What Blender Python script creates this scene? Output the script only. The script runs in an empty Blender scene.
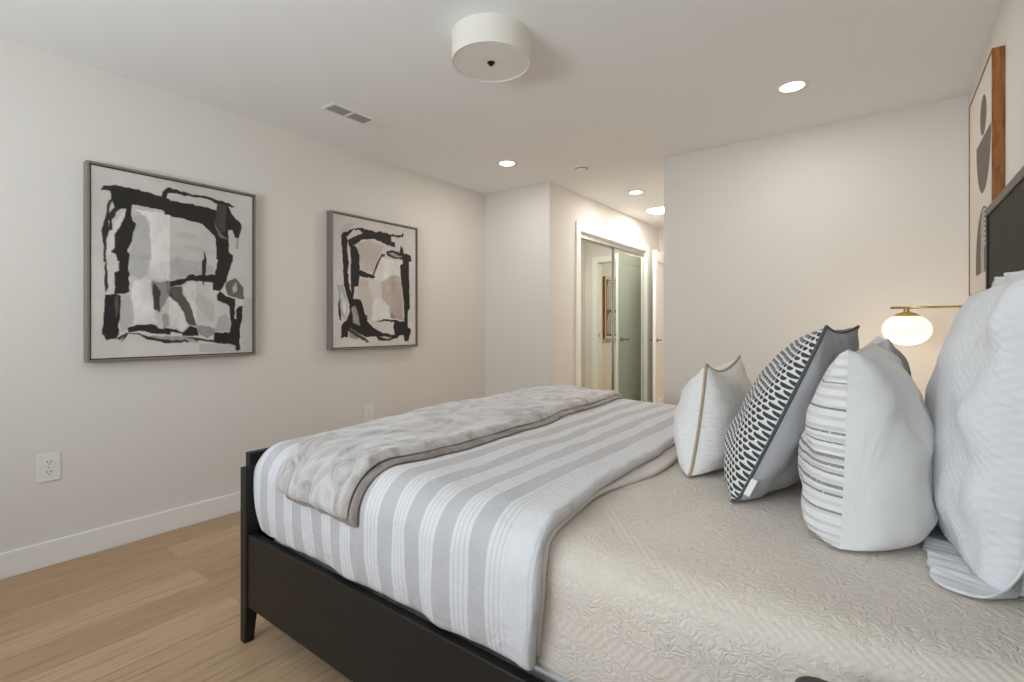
import bpy, bmesh, math, random
import numpy as np
from mathutils import Vector, Matrix, noise

# ------------------------------------------------------------------ camera, sky, daylight, fill light, exposure
scene = bpy.context.scene
COL = scene.collection
R = math.radians

CAM_H = 1.145
cam_data = bpy.data.cameras.new('camera')
cam_data.sensor_width = 36.0
cam_data.lens = 36.0 * 495.0 / 1024.0
cam_data.shift_y = -16.0 / 1024.0
cam_data.clip_start = 0.05
cam = bpy.data.objects.new('camera', cam_data)
COL.objects.link(cam)
cam.location = (0, 0, CAM_H)
cam.rotation_euler = (R(90), 0, R(37.0))
scene.camera = cam

world = bpy.data.worlds.new('sky')
scene.world = world
world.use_nodes = True
wn = world.node_tree.nodes
wl = world.node_tree.links
sky = wn.new('ShaderNodeTexSky')
sky.sky_type = 'NISHITA'
sky.sun_elevation = R(40)
sky.sun_rotation = R(20)
sky.sun_disc = False
wl.new(sky.outputs[0], wn['Background'].inputs[0])
wn['Background'].inputs[1].default_value = 0.12


def area_light(name, loc, rot, sx, sy, power, color):
    d = bpy.data.lights.new(name, 'AREA')
    d.shape = 'RECTANGLE'
    d.size = sx
    d.size_y = sy
    d.energy = power
    d.color = color
    o = bpy.data.objects.new(name, d)
    o.location = loc
    o.rotation_euler = rot
    COL.objects.link(o)
    return o


# daylight through the two windows of the rear wall (behind the camera)
area_light('daylight_window_large', (-1.75, -1.52, 1.42), (R(90), 0, 0), 2.1, 1.3, 8, (0.64, 0.81, 1.0))
area_light('daylight_window_small', (-0.10, -1.52, 1.42), (R(90), 0, 0), 0.7, 1.3, 3.5, (0.64, 0.81, 1.0))
# added fill light inside the rear wall, tilted up to brighten the ceiling
area_light('ceiling_fill_light', (-1.35, -1.22, 1.30), (R(180 - 50), 0, R(-12)), 1.3, 0.5, 42, (0.88, 0.95, 1.0))

scene.view_settings.view_transform = 'Standard'
scene.view_settings.look = 'None'
scene.view_settings.gamma = 1.0
scene.view_settings.use_curve_mapping = False
scene.view_settings.exposure = 0.11
scene.cycles.max_bounces = 14
scene.cycles.diffuse_bounces = 8
scene.cycles.glossy_bounces = 5
scene.cycles.use_denoising = True
scene.cycles.sample_clamp_indirect = 6.0

# ------------------------------------------------------------------ dimensions of the room
XL, XR = -3.18, 0.375          # art wall, headboard wall
YR, YF = -1.50, 3.775           # rear wall, far wall
XC, XH = -2.42, -1.37          # closet wall, right side of the hall
YE = 6.50                      # end of the hall
ZC = 2.44
ZB = 0.672                     # top of the coverlet


# ------------------------------------------------------------------ materials
def lin(c):
    out = []
    for v in c:
        v = v / 255.0
        out.append(v / 12.92 if v <= 0.04045 else ((v + 0.055) / 1.055) ** 2.4)
    return (out[0], out[1], out[2], 1.0)


class Mat:
    def __init__(self, name, color=(200, 200, 200), rough=0.6, metal=0.0, **kw):
        m = bpy.data.materials.new(name)
        m.use_nodes = True
        self.m = m
        self.t = m.node_tree
        self.n = m.node_tree.nodes
        self.b = self.n['Principled BSDF']
        self.set(**{'Base Color': lin(color), 'Roughness': rough, 'Metallic': metal})
        self.set(**kw)

    def set(self, **kw):
        for k, v in kw.items():
            self.b.inputs[k.replace('_', ' ')].default_value = v

    def new(self, typ, ins=None, **props):
        n = self.n.new('ShaderNode' + typ)
        for k, v in props.items():
            setattr(n, k, v)
        for k, v in (ins or {}).items():
            self.put(n.inputs[k], v)
        return n

    def put(self, sock, v):
        if isinstance(v, bpy.types.NodeSocket):
            self.t.links.new(v, sock)
        else:
            sock.default_value = v

    def math(self, op, a, b=0.0, c=0.0):
        n = self.n.new('ShaderNodeMath')
        n.operation = op
        for s, v in zip(n.inputs, (a, b, c)):
            self.put(s, v)
        return n.outputs[0]

    def coord(self, kind='Object'):
        return self.new('TexCoord').outputs[kind]

    def attr(self, name):
        return self.new('Attribute', attribute_name=name)

    def scaled(self, vec, s):
        return self.new('VectorMath', {0: vec, 1: s}, operation='MULTIPLY').outputs[0]

    def noise(self, vec, scale, detail=3.0, rough=0.5, dist=0.0):
        return self.new('TexNoise', {'Vector': vec, 'Scale': scale, 'Detail': detail, 'Roughness': rough, 'Distortion': dist}).outputs['Fac']

    def ramp(self, fac, stops, interp='LINEAR'):
        n = self.new('ValToRGB', {'Fac': fac})
        cr = n.color_ramp
        cr.interpolation = interp
        while len(cr.elements) < len(stops):
            cr.elements.new(0.5)
        for e, (p, c) in zip(cr.elements, stops):
            e.position = p
            e.color = lin(c) if len(c) == 3 else c
        return n.outputs[0]

    def mix(self, fac, a, b, blend='MIX'):
        n = self.new('Mix', data_type='RGBA', blend_type=blend)
        self.put(n.inputs[0], fac)
        self.put(n.inputs[6], a)
        self.put(n.inputs[7], b)
        return n.outputs[2]

    def color(self, sock):
        self.put(self.b.inputs['Base Color'], sock)
        return self

    def bump(self, height, strength=0.3, dist=0.01):
        n = self.new('Bump', {'Height': height, 'Strength': strength, 'Distance': dist})
        if self.b.inputs['Normal'].is_linked:
            prev = self.b.inputs['Normal'].links[0].from_socket
            self.put(n.inputs['Normal'], prev)
        self.put(self.b.inputs['Normal'], n.outputs[0])
        return self


def paint(name, color, rough=0.75):
    m = Mat(name, color, rough)
    m.bump(m.noise(m.coord(), 260.0, 2.0), 0.06, 0.002)
    return m.m


M_WALL = paint('wall_paint', (222, 218, 212), 0.8)
M_CEIL = paint('ceiling_paint', (237, 238, 238), 0.85)
M_TRIM = Mat('white_trim_paint', (236, 235, 231), 0.38).m
M_DOOR = Mat('white_door_paint', (236, 235, 231), 0.4).m
M_PLASTIC = Mat('white_plastic', (232, 230, 225), 0.4).m
M_SLOT = Mat('dark_slot', (40, 38, 36), 0.6).m
M_GRILLE = Mat('grey_vent_metal', (176, 174, 170), 0.5).m
M_NICKEL = Mat('satin_nickel', (150, 146, 140), 0.3, 1.0).m
M_BRASS = Mat('brushed_brass', (204, 180, 122), 0.3, 1.0).m
M_MIRROR = Mat('mirror_glass', (222, 229, 220), 0.01, 1.0).m
M_ALU = Mat('brushed_aluminium', (190, 188, 182), 0.35, 1.0).m
M_LENS = Mat('lamp_lens', (255, 250, 240), 0.4, Emission_Color=lin((255, 246, 230)), Emission_Strength=9.0).m
M_FIN = Mat('dark_finial', (28, 25, 23), 0.4, 0.6).m
M_FRAME = Mat('pewter_frame', (138, 129, 120), 0.42, 0.35).m
M_FRAME_IN = Mat('dark_frame_lip', (62, 50, 46), 0.5).m


def floor_material():
    m = Mat('oak_plank_floor', (190, 160, 125), 0.42)
    co = m.coord()
    sx = m.new('SeparateXYZ', {0: co})
    v = m.new('CombineXYZ', {0: sx.outputs[1], 1: sx.outputs[0], 2: 0.0}).outputs[0]
    br = m.new('TexBrick', {'Vector': v, 'Scale': 1.0, 'Mortar Size': 0.0016, 'Mortar Smooth': 0.3, 'Bias': 0.0,
                            'Brick Width': 1.52, 'Row Height': 0.185,
                            'Color1': (0.0, 0.0, 0.0, 1), 'Color2': (1, 1, 1, 1), 'Mortar': (0.5, 0.5, 0.5, 1)},
               offset=0.37, offset_frequency=2)
    tone = m.ramp(br.outputs['Color'], [(0.0, (182, 150, 115)), (0.5, (194, 163, 128)), (1.0, (205, 175, 141))])
    shift = m.scaled(br.outputs['Color'], (7.0, 3.0, 5.0))
    gv = m.new('VectorMath', {0: v, 1: shift}, operation='ADD').outputs[0]
    grain = m.noise(m.scaled(gv, (1.3, 22.0, 1.0)), 3.0, 6.0, 0.62, 0.6)
    g = m.ramp(grain, [(0.25, (158, 140, 124)), (0.5, (236, 232, 228)), (0.8, (255, 255, 255))])
    c = m.mix(0.75, tone, g, 'MULTIPLY')
    broad = m.noise(m.scaled(gv, (0.8, 5.0, 1.0)), 2.0, 3.0, 0.5, 0.4)
    c = m.mix(m.math('MULTIPLY', broad, 0.35), c, lin((168, 138, 108)))
    c = m.mix(m.math('MULTIPLY', br.outputs['Fac'], 0.55), c, lin((110, 88, 68)))
    m.color(c)
    m.bump(grain, 0.08, 0.002)
    return m.m


M_FLOOR = floor_material()


def black_wood(name, c1, c2, rough=0.42):
    m = Mat(name, c1, rough, Specular_IOR_Level=0.35)
    co = m.coord()
    g = m.noise(m.scaled(co, (3.0, 14.0, 14.0)), 6.0, 5.0, 0.6)
    m.color(m.mix(g, lin(c1), lin(c2)))
    m.bump(g, 0.08, 0.002)
    return m.m


M_BLACK = black_wood('black_stained_wood', (20, 19, 18), (34, 31, 29))
M_ESPRESSO = black_wood('espresso_wood', (32, 25, 21), (54, 42, 35), 0.5)
M_RAIL_LIT = black_wood('lit_brown_wood', (74, 62, 53), (98, 84, 73), 0.4)  # light falling on the headboard's top rail is put into this paler brown


def walnut():
    m = Mat('golden_walnut', (150, 95, 40), 0.5)
    g = m.noise(m.scaled(m.coord(), (30.0, 30.0, 4.0)), 2.0, 5.0, 0.6, 1.2)
    m.color(m.ramp(g, [(0.3, (118, 68, 24)), (0.55, (158, 100, 42)), (0.75, (178, 118, 56))]))
    return m.m


M_WALNUT = walnut()


def vertex_paint(name, rough=0.7):
    m = Mat(name, (200, 200, 200), rough)
    a = m.attr('paint')
    m.color(a.outputs['Color'])
    m.bump(m.noise(m.coord(), 300.0, 2.0), 0.08, 0.001)
    return m.m


M_CANVAS = vertex_paint('painted_canvas')


def weave(m, scale=900.0, s=0.12):
    m.bump(m.noise(m.coord(), scale, 2.0), s, 0.002)


def stripe_material():
    m = Mat('striped_duvet_cotton', (225, 224, 224), 0.9, Sheen_Weight=0.15)
    s = m.attr('cloth').outputs['Vector']
    x = m.new('SeparateXYZ', {0: s})
    wob = m.math('MULTIPLY', m.math('SUBTRACT', m.noise(s, 3.5, 2.0), 0.5), 0.024)
    u = m.math('ADD', x.outputs[0], wob)
    f = m.math('FRACT', m.math('DIVIDE', m.math('ADD', u, 3.2655), 0.1085))
    f = m.math('MAXIMUM', f, m.math('MULTIPLY', m.math('GREATER_THAN', u, -0.69), 0.60))
    W, G, L = (211, 210, 211), (182, 180, 181), (195, 193, 193)
    c = m.ramp(f, [(0.0, G), (0.50, G), (0.515, W), (0.60, W), (0.61, L), (0.635, L), (0.645, W), (0.72, W), (0.73, L), (0.755, L), (0.765, W),
                   (0.85, W), (0.86, L), (0.885, L), (0.895, W), (0.985, W), (1.0, G)])
    slub = m.noise(m.scaled(s, (160.0, 8.0, 1.0)), 1.0, 3.0)
    c = m.mix(m.math('MULTIPLY', slub, 0.10), c, lin((170, 166, 164)))
    m.color(c)
    m.bump(m.noise(m.scaled(s, (1.0, 0.7, 1.0)), 9.0, 4.0, 0.6, 0.9), 0.55, 0.02)
    m.bump(slub, 0.10, 0.002)
    return m.m


M_STRIPE = stripe_material()


def plain_cloth(name, color, rough=0.92, wr=0.25, scale=14.0, sheen=0.15):
    m = Mat(name, color, rough, Sheen_Weight=sheen)
    co = m.coord()
    m.bump(m.noise(m.scaled(co, (1.0, 1.0, 0.6)), scale, 4.0, 0.55, 1.2), wr, 0.018)
    m.bump(m.noise(co, 700.0, 2.0), 0.15, 0.002)
    return m.m


M_LINING = plain_cloth('oatmeal_lining', (214, 207, 200))
M_WHITE = plain_cloth('white_cotton', (221, 219, 217), 0.92, 0.38, 7.0)
M_GREYVELVET = plain_cloth('grey_linen', (166, 165, 167), 0.9, 0.5, 10.0)
M_BEIGEPIPE = plain_cloth('beige_piping', (176, 156, 128))
M_DARKPIPE = plain_cloth('charcoal_piping', (78, 78, 80))
M_BEIGECLOTH = plain_cloth('beige_grey_cloth', (176, 170, 160))
M_TAG = plain_cloth('white_label', (226, 224, 220))
M_MATTRESS = plain_cloth('mattress_ticking', (226, 222, 214))


def coverlet_material():
    m = Mat('embossed_coverlet', (212, 201, 188), 0.9, Sheen_Weight=0.2)
    s = m.attr('cloth').outputs['Vector']
    warp = m.new('TexNoise', {'Vector': s, 'Scale': 9.0, 'Detail': 2.0}).outputs['Color']
    sw = m.new('VectorMath', {0: s, 1: m.scaled(warp, (0.05, 0.05, 0.0))}, operation='ADD').outputs[0]
    vor = m.new('TexVoronoi', {'Vector': sw, 'Scale': 34.0}, feature='SMOOTH_F1').outputs['Distance']
    scroll = m.math('ABSOLUTE', m.math('SINE', m.math('MULTIPLY', m.noise(s, 34.0, 2.0, 0.5, 0.5), 22.0)))
    vor = m.new('TexVoronoi', {'Vector': sw, 'Scale': 75.0}, feature='SMOOTH_F1').outputs['Distance']
    x = m.new('SeparateXYZ', {0: s})
    sx, sy = x.outputs[0], x.outputs[1]
    # medallion rings round the middle of the bed head half
    dx = m.math('ADD', sx, 0.10)
    dy = m.math('SUBTRACT', sy, 1.42)
    rad = m.math('SQRT', m.math('ADD', m.math('MULTIPLY', dx, dx), m.math('MULTIPLY', dy, dy)))
    ring = None
    for r0, w in ((0.20, 0.007), (0.235, 0.007), (0.44, 0.008), (0.49, 0.008), (0.56, 0.007)):
        q = m.math('COMPARE', rad, r0, w)
        ring = q if ring is None else m.math('MAXIMUM', ring, q)
    for y0, w in ((0.93, 0.006), (0.90, 0.006), (0.80, 0.006), (0.77, 0.006), (0.66, 0.006)):
        ring = m.math('MAXIMUM', ring, m.math('COMPARE', sy, y0, w))
    for x0, w in ((0.10, 0.006), (0.13, 0.006), (0.20, 0.006), (-0.50, 0.006), (-0.47, 0.006)):
        ring = m.math('MAXIMUM', ring, m.math('COMPARE', sx, x0, w))
    # rows of small beads between the lines of the borders
    bead = m.math('MULTIPLY', m.math('SINE', m.math('MULTIPLY', sx, 330.0)), m.math('COMPARE', sy, 0.785, 0.013))
    bead2 = m.math('MULTIPLY', m.math('SINE', m.math('MULTIPLY', m.math('ARCTAN2', dy, dx), 110.0)), m.math('COMPARE', rad, 0.465, 0.02))
    grid = m.math('MULTIPLY', m.math('SINE', m.math('MULTIPLY', sx, 2 * math.pi / 0.019)), m.math('SINE', m.math('MULTIPLY', sy, 2 * math.pi / 0.024)))
    border = None
    for y0, w in ((0.865, 0.014), (0.735, 0.016), (0.60, 0.016)):
        q = m.math('COMPARE', sy, y0, w)
        border = q if border is None else m.math('MAXIMUM', border, q)
    border = m.math('MAXIMUM', border, m.math('COMPARE', rad, 0.525, 0.018))
    free = m.math('SUBTRACT', 1.0, border)
    h = m.math('MULTIPLY', m.math('ADD', m.math('MULTIPLY', vor, 1.0), m.math('MULTIPLY', scroll, 0.75)), free)
    h = m.math('ADD', h, m.math('MULTIPLY', m.math('MULTIPLY', grid, border), 0.40))
    h = m.math('SUBTRACT', h, m.math('MULTIPLY', ring, 1.9))
    h = m.math('ADD', h, m.math('MULTIPLY', m.math('ADD', bead, bead2), 0.3))
    m.bump(h, 0.48, 0.0042)
    m.bump(m.noise(s, 5.0, 3.0), 0.25, 0.02)
    c = m.mix(m.math('MULTIPLY', m.noise(s, 40.0, 3.0), 0.3), lin((213, 202, 189)), lin((200, 188, 174)))
    m.color(c)
    return m.m


M_COVERLET = coverlet_material()


def throw_material(name, a, b, c):
    m = Mat(name, a, 0.75, Sheen_Weight=0.5, Sheen_Roughness=0.4)
    s = m.attr('cloth').outputs['Vector']
    n1 = m.noise(m.scaled(s, (1.0, 0.6, 1.0)), 10.0, 5.0, 0.62, 1.6)
    m.color(m.ramp(n1, [(0.30, b), (0.45, a), (0.58, c), (0.75, a)]))
    m.bump(n1, 0.5, 0.02)
    m.bump(m.noise(s, 160.0, 3.0), 0.3, 0.004)
    return m.m


M_THROW = throw_material('crushed_plush_throw', (172, 166, 162), (132, 125, 121), (194, 189, 186))
M_THROWDARK = throw_material('taupe_plush_underside', (128, 117, 110), (106, 96, 90), (146, 136, 129))


def dots_material():
    # dark scallops in staggered rows on an off-white ground
    m = Mat('scallop_print_cotton', (220, 218, 214), 0.9)
    s = m.attr('cloth').outputs['Vector']
    x = m.new('SeparateXYZ', {0: s})
    P, Q = 0.0150, 0.0150
    rv = m.math('DIVIDE', m.math('ADD', x.outputs[1], 5.0), Q)
    row = m.math('FLOOR', rv)
    fv = m.math('SUBTRACT', rv, row)
    off = m.math('MULTIPLY', m.math('MODULO', row, 2.0), 0.5)
    fu = m.math('FRACT', m.math('ADD', m.math('DIVIDE', m.math('ADD', x.outputs[0], 5.0), P), off))
    du = m.math('DIVIDE', m.math('SUBTRACT', fu, 0.5), 0.47)
    dv = m.math('DIVIDE', m.math('SUBTRACT', fv, 0.62), 0.60)
    d = m.math('ADD', m.math('MULTIPLY', du, du), m.math('MULTIPLY', dv, dv))
    inside = m.math('LESS_THAN', d, 0.80)
    cut = m.math('LESS_THAN', fv, 0.80)
    k = m.math('MULTIPLY', inside, cut)
    m.color(m.mix(k, lin((214, 212, 208)), lin((56, 56, 59))))
    m.bump(m.noise(s, 14.0, 3.0), 0.2, 0.01)
    m.bump(m.noise(s, 500.0, 2.0), 0.2, 0.002)
    return m.m


M_DOTS = dots_material()


def pleat_material():
    # white with grey woven lines running across, each on a small tuck
    m = Mat('grey_line_white_cotton', (232, 230, 227), 0.9)
    s = m.attr('cloth').outputs['Vector']
    x = m.new('SeparateXYZ', {0: s})
    v = m.math('ADD', x.outputs[1], m.math('MULTIPLY', m.math('SUBTRACT', m.noise(s, 6.0, 2.0), 0.5), 0.012))
    k = None
    for z0, w in ((0.335, 0.0022), (0.283, 0.0026), (0.262, 0.0020), (0.232, 0.0036), (0.214, 0.0036), (0.196, 0.0022),
                  (0.170, 0.0036), (0.152, 0.0024), (0.118, 0.0024), (0.392, 0.0016)):
        q = m.math('COMPARE', v, z0, w)
        k = q if k is None else m.math('MAXIMUM', k, q)
    brk = m.math('GREATER_THAN', m.noise(m.scaled(s, (420.0, 60.0, 1.0)), 1.0, 2.0), 0.36)
    k = m.math('MULTIPLY', k, brk)
    m.color(m.mix(k, lin((222, 220, 217)), lin((138, 136, 138))))
    f = m.math('SINE', m.math('MULTIPLY', v, 2 * math.pi / 0.0225))
    m.bump(f, 0.5, 0.006)
    m.bump(m.noise(s, 16.0, 4.0, 0.6, 0.6), 0.3, 0.01)
    return m.m


M_PLEAT = pleat_material()


def seersucker():
    m = Mat('white_waffle_gauze', (216, 215, 216), 0.95)
    s = m.attr('cloth').outputs['Vector']
    w = m.new('TexNoise', {'Vector': s, 'Scale': 12.0, 'Detail': 2.0}).outputs['Color']
    sw = m.new('VectorMath', {0: s, 1: m.scaled(w, (0.014, 0.014, 0.0))}, operation='ADD').outputs[0]
    x = m.new('SeparateXYZ', {0: sw})
    a = m.math('SINE', m.math('MULTIPLY', x.outputs[0], 2 * math.pi / 0.019))
    b = m.math('SINE', m.math('MULTIPLY', x.outputs[1], 2 * math.pi / 0.019))
    h = m.math('MULTIPLY', a, b)
    cr = m.noise(m.scaled(sw, (1.0, 1.6, 1.0)), 42.0, 4.0, 0.65, 0.8)
    m.bump(m.math('ADD', m.math('MULTIPLY', h, 0.5), m.math('MULTIPLY', cr, 1.5)), 0.27, 0.006)
    m.bump(m.noise(s, 9.0, 3.0), 0.3, 0.015)
    return m.m


M_WAFFLE = seersucker()


def marble_cloth():
    m = Mat('grey_floral_print', (206, 205, 204), 0.9)
    s = m.attr('cloth').outputs['Vector']
    n = m.noise(s, 26.0, 4.0, 0.6, 2.2)
    m.color(m.ramp(n, [(0.40, (240, 239, 238)), (0.52, (236, 234, 234)), (0.60, (196, 195, 198)), (0.66, (238, 236, 235))]))
    m.bump(m.noise(s, 14.0, 3.0), 0.25, 0.01)
    return m.m


M_FLORAL = marble_cloth()


def speckle_cloth():
    m = Mat('white_slub_cotton', (233, 231, 227), 0.92)
    s = m.attr('cloth').outputs['Vector']
    n = m.noise(m.scaled(s, (1.0, 2.5, 1.0)), 70.0, 3.0, 0.6)
    m.color(m.ramp(n, [(0.30, (190, 184, 176)), (0.40, (220, 217, 213)), (0.7, (225, 222, 219))]))
    m.bump(m.noise(s, 13.0, 4.0, 0.6, 0.6), 0.3, 0.012)
    m.bump(n, 0.15, 0.002)
    return m.m


M_SLUB = speckle_cloth()


def linen_shade():
    m = Mat('ivory_linen_shade', (230, 226, 216), 0.85)
    co = m.coord()
    n = m.math('ADD', m.noise(m.scaled(co, (40.0, 40.0, 500.0)), 1.0, 2.0), m.noise(m.scaled(co, (300.0, 300.0, 30.0)), 1.0, 2.0))
    m.bump(n, 0.15, 0.002)
    m.color(m.mix(m.math('MULTIPLY', n, 0.2), lin((234, 230, 221)), lin((214, 208, 196))))
    return m.m


M_LINEN = linen_shade()
M_DIFFUSER = Mat('white_acrylic_diffuser', (224, 221, 216), 0.35).m
M_GLOBE = Mat('glowing_opal_glass', (255, 246, 226), 0.25, Emission_Color=lin((255, 234, 196)), Emission_Strength=0.95).m


# ------------------------------------------------------------------ object helpers
def link(o, parent=None):
    COL.objects.link(o)
    if parent is not None:
        o.parent = parent
    return o


def tag(o, label, cat, group=None):
    o['label'] = label
    o['category'] = cat
    if group:
        o['group'] = group
    return o


def thing(name, label, cat, loc, group=None, rz=0.0):
    o = bpy.data.objects.new(name, None)
    o.empty_display_size = 0.1
    o.location = loc
    o.rotation_euler = (0, 0, rz)
    link(o)
    return tag(o, label, cat, group)


def finish(name, bm, mats, parent=None, smooth=False, loc=None, bevel=0.0, seg=2, kind=None, label=None):
    bmesh.ops.recalc_face_normals(bm, faces=bm.faces)
    me = bpy.data.meshes.new(name)
    bm.to_mesh(me)
    bm.free()
    if not isinstance(mats, (list, tuple)):
        mats = [mats]
    for m in mats:
        me.materials.append(m)
    if smooth:
        for p in me.polygons:
            p.use_smooth = True
    o = bpy.data.objects.new(name, me)
    if loc is not None:
        o.location = loc
    link(o, parent)
    if bevel > 0:
        b = o.modifiers.new('bevel', 'BEVEL')
        b.width = bevel
        b.segments = seg
        b.limit_method = 'ANGLE'
        b.angle_limit = R(40)
    if kind:
        o['kind'] = kind
    if label:
        o['label'] = label
    return o


def box(bm, x0, x1, y0, y1, z0, z1, mi=0):
    v = [bm.verts.new(p) for p in ((x0, y0, z0), (x1, y0, z0), (x1, y1, z0), (x0, y1, z0),
                                   (x0, y0, z1), (x1, y0, z1), (x1, y1, z1), (x0, y1, z1))]
    for f in ((0, 3, 2, 1), (4, 5, 6, 7), (0, 1, 5, 4), (1, 2, 6, 5), (2, 3, 7, 6), (3, 0, 4, 7)):
        bm.faces.new([v[i] for i in f]).material_index = mi


def boxes(name, lst, mats, parent=None, **kw):
    bm = bmesh.new()
    for b in lst:
        box(bm, *b)
    return finish(name, bm, mats, parent, **kw)


def lathe(bm, prof, n=40, mi=0, center=(0, 0, 0), axis='Z'):
    rings = []
    cx, cy, cz = center
    for r, z in prof:
        if r < 1e-6:
            p = (0, 0, z)
            rings.append([p])
        else:
            rings.append([(r * math.cos(2 * math.pi * k / n), r * math.sin(2 * math.pi * k / n), z) for k in range(n)])
    vr = []
    for ring in rings:
        row = []
        for p in ring:
            x, y, z = p
            if axis == 'X':
                x, y, z = z, x, y
            elif axis == 'Y':
                x, y, z = x, z, y
            row.append(bm.verts.new((cx + x, cy + y, cz + z)))
        vr.append(row)
    for a, b in zip(vr[:-1], vr[1:]):
        for k in range(n):
            k2 = (k + 1) % n
            if len(a) == 1 and len(b) == 1:
                continue
            if len(a) == 1:
                f = bm.faces.new((a[0], b[k], b[k2]))
            elif len(b) == 1:
                f = bm.faces.new((a[k], b[0], a[k2]))
            else:
                f = bm.faces.new((a[k], b[k], b[k2], a[k2]))
            f.material_index = mi


def turned(name, prof, mat, parent=None, n=40, center=(0, 0, 0), axis='Z', smooth=True, bevel=0.0, **kw):
    bm = bmesh.new()
    lathe(bm, prof, n, 0, center, axis)
    o = finish(name, bm, mat, parent, smooth=smooth, **kw)
    if smooth:
        e = o.modifiers.new('edges', 'EDGE_SPLIT')
        e.split_angle = R(40)
    return o


def tube(name, pts, r, mat, parent=None, n=8, **kw):
    bm = bmesh.new()
    P = [Vector(p) for p in pts]
    rings = []
    prev = None
    for i, p in enumerate(P):
        t = (P[min(i + 1, len(P) - 1)] - P[max(i - 1, 0)]).normalized()
        if prev is None:
            a = Vector((0, 0, 1)) if abs(t.z) < 0.9 else Vector((1, 0, 0))
            u = t.cross(a).normalized()
        else:
            u = (prev - t * prev.dot(t)).normalized()
        prev = u
        w = t.cross(u)
        rings.append([bm.verts.new(p + (u * math.cos(2 * math.pi * k / n) + w * math.sin(2 * math.pi * k / n)) * r) for k in range(n)])
    for a, b in zip(rings[:-1], rings[1:]):
        for k in range(n):
            bm.faces.new((a[k], a[(k + 1) % n], b[(k + 1) % n], b[k]))
    bm.faces.new(rings[0])
    bm.faces.new(rings[-1])
    return finish(name, bm, mat, parent, smooth=True, **kw)


def structure(name, lst, mat, **kw):
    return boxes(name, lst, mat, kind='structure', **kw)


def fbm(p, s, octs=2, seed=0.0):
    v = 0.0
    a = 1.0
    for i in range(octs):
        v += a * noise.noise(Vector((p[0] * s[0] + seed, p[1] * s[1] + seed * 1.7, p[2] * s[2] - seed)))
        s = (s[0] * 2.1, s[1] * 2.1, s[2] * 2.1)
        a *= 0.5
    return v


# ------------------------------------------------------------------ the setting
T = 0.12
structure('floor', [(-4.6, 1.2, YR - T, 9.2, -0.06, 0.0)], M_FLOOR)
structure('ceiling', [(-4.6, 1.2, YR - T, 9.2, ZC, ZC + 0.08)], M_CEIL)
structure('wall_left', [(XL - T, XL, YR, YF, 0, ZC)], M_WALL)
structure('wall_right', [(XR, XR + T, YR, YF, 0, ZC)], M_WALL)
structure('wall_far_left', [(XL - T, XC - 0.75, YF, YF + T, 0, ZC), (XC - 0.75, XC, YF, YF + T, 0, ZC)], M_WALL)
structure('wall_far_right', [(XH, XR + T, YF, YE + T, 0, ZC)], M_WALL)
# closet wall with the sliding-door opening
CY0, CY1, CZ = 4.325, 6.03, 2.075
structure('wall_closet', [(XC - 0.12, XC, YF + T, CY0, 0, ZC), (XC - 0.12, XC, CY1, YE + T, 0, ZC), (XC - 0.12, XC, CY0, CY1, CZ, ZC)], M_WALL)
structure('wall_closet_inside', [(XC - 0.72, XC - 0.66, YF + T, YE + T, 0, ZC)], M_WALL)
# end of the hall with a doorway
DX0, DX1, DZ = -2.345, -1.575, 2.06
structure('wall_hall_end', [(XC, DX0, YE, YE + T, 0, ZC), (DX1, XH, YE, YE + T, 0, ZC), (DX0, DX1, YE, YE + T, DZ, ZC)], M_WALL)
structure('wall_beyond_right', [(-1.50, -1.38, YE + T, 9.0, 0, ZC)], M_WALL)
structure('wall_beyond_left', [(-3.3, -3.18, YE + T, 9.0, 0, ZC)], M_WALL)
structure('wall_beyond_end', [(-3.3, -1.38, 9.0, 9.1, 0, ZC)], M_WALL)
# rear wall with two windows, behind the camera
WZ0, WZ1 = 0.75, 2.08
structure('wall_rear', [(XL - T, -2.82, YR - T, YR, 0, ZC), (-0.68, -0.47, YR - T, YR, 0, ZC), (0.27, XR + T, YR - T, YR, 0, ZC),
                        (-2.82, -0.68, YR - T, YR, 0, WZ0), (-2.82, -0.68, YR - T, YR, WZ1, ZC),
                        (-0.47, 0.27, YR - T, YR, 0, WZ0), (-0.47, 0.27, YR - T, YR, WZ1, ZC)], M_WALL)
M_PANE = Mat('window_glass', (255, 255, 255), 0.0, Transmission_Weight=1.0, IOR=1.02).m
for i, (a, b) in enumerate(((-2.82, -0.68), (-0.47, 0.27))):
    w = structure('window_%d' % (i + 1), [(a, b, YR - 0.10, YR - 0.05, WZ0, WZ0 + 0.05), (a, b, YR - 0.10, YR - 0.05, WZ1 - 0.05, WZ1),
                                          (a, a + 0.05, YR - 0.10, YR - 0.05, WZ0 + 0.05, WZ1 - 0.05), (b - 0.05, b, YR - 0.10, YR - 0.05, WZ0 + 0.05, WZ1 - 0.05)], M_TRIM)
    boxes('pane', [(a + 0.05, b - 0.05, YR - 0.08, YR - 0.074, WZ0 + 0.05, WZ1 - 0.05)], M_PANE, w)

BH, BT = 0.118, 0.014
structure('baseboard_left', [(XL, XL + BT, YR, YF, 0, BH)], M_TRIM, bevel=0.004)
structure('baseboard_far_left', [(XL + BT, XC, YF - BT, YF, 0, BH)], M_TRIM, bevel=0.004)
structure('baseboard_far_right', [(XH, XR - BT, YF - BT, YF, 0, BH)], M_TRIM, bevel=0.004)
structure('baseboard_right', [(XR - BT, XR, 2.85, YF, 0, BH)], M_TRIM, bevel=0.004)
structure('baseboard_closet', [(XC, XC + BT, YF, CY0 - 0.09, 0, BH)], M_TRIM, bevel=0.004)

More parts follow.
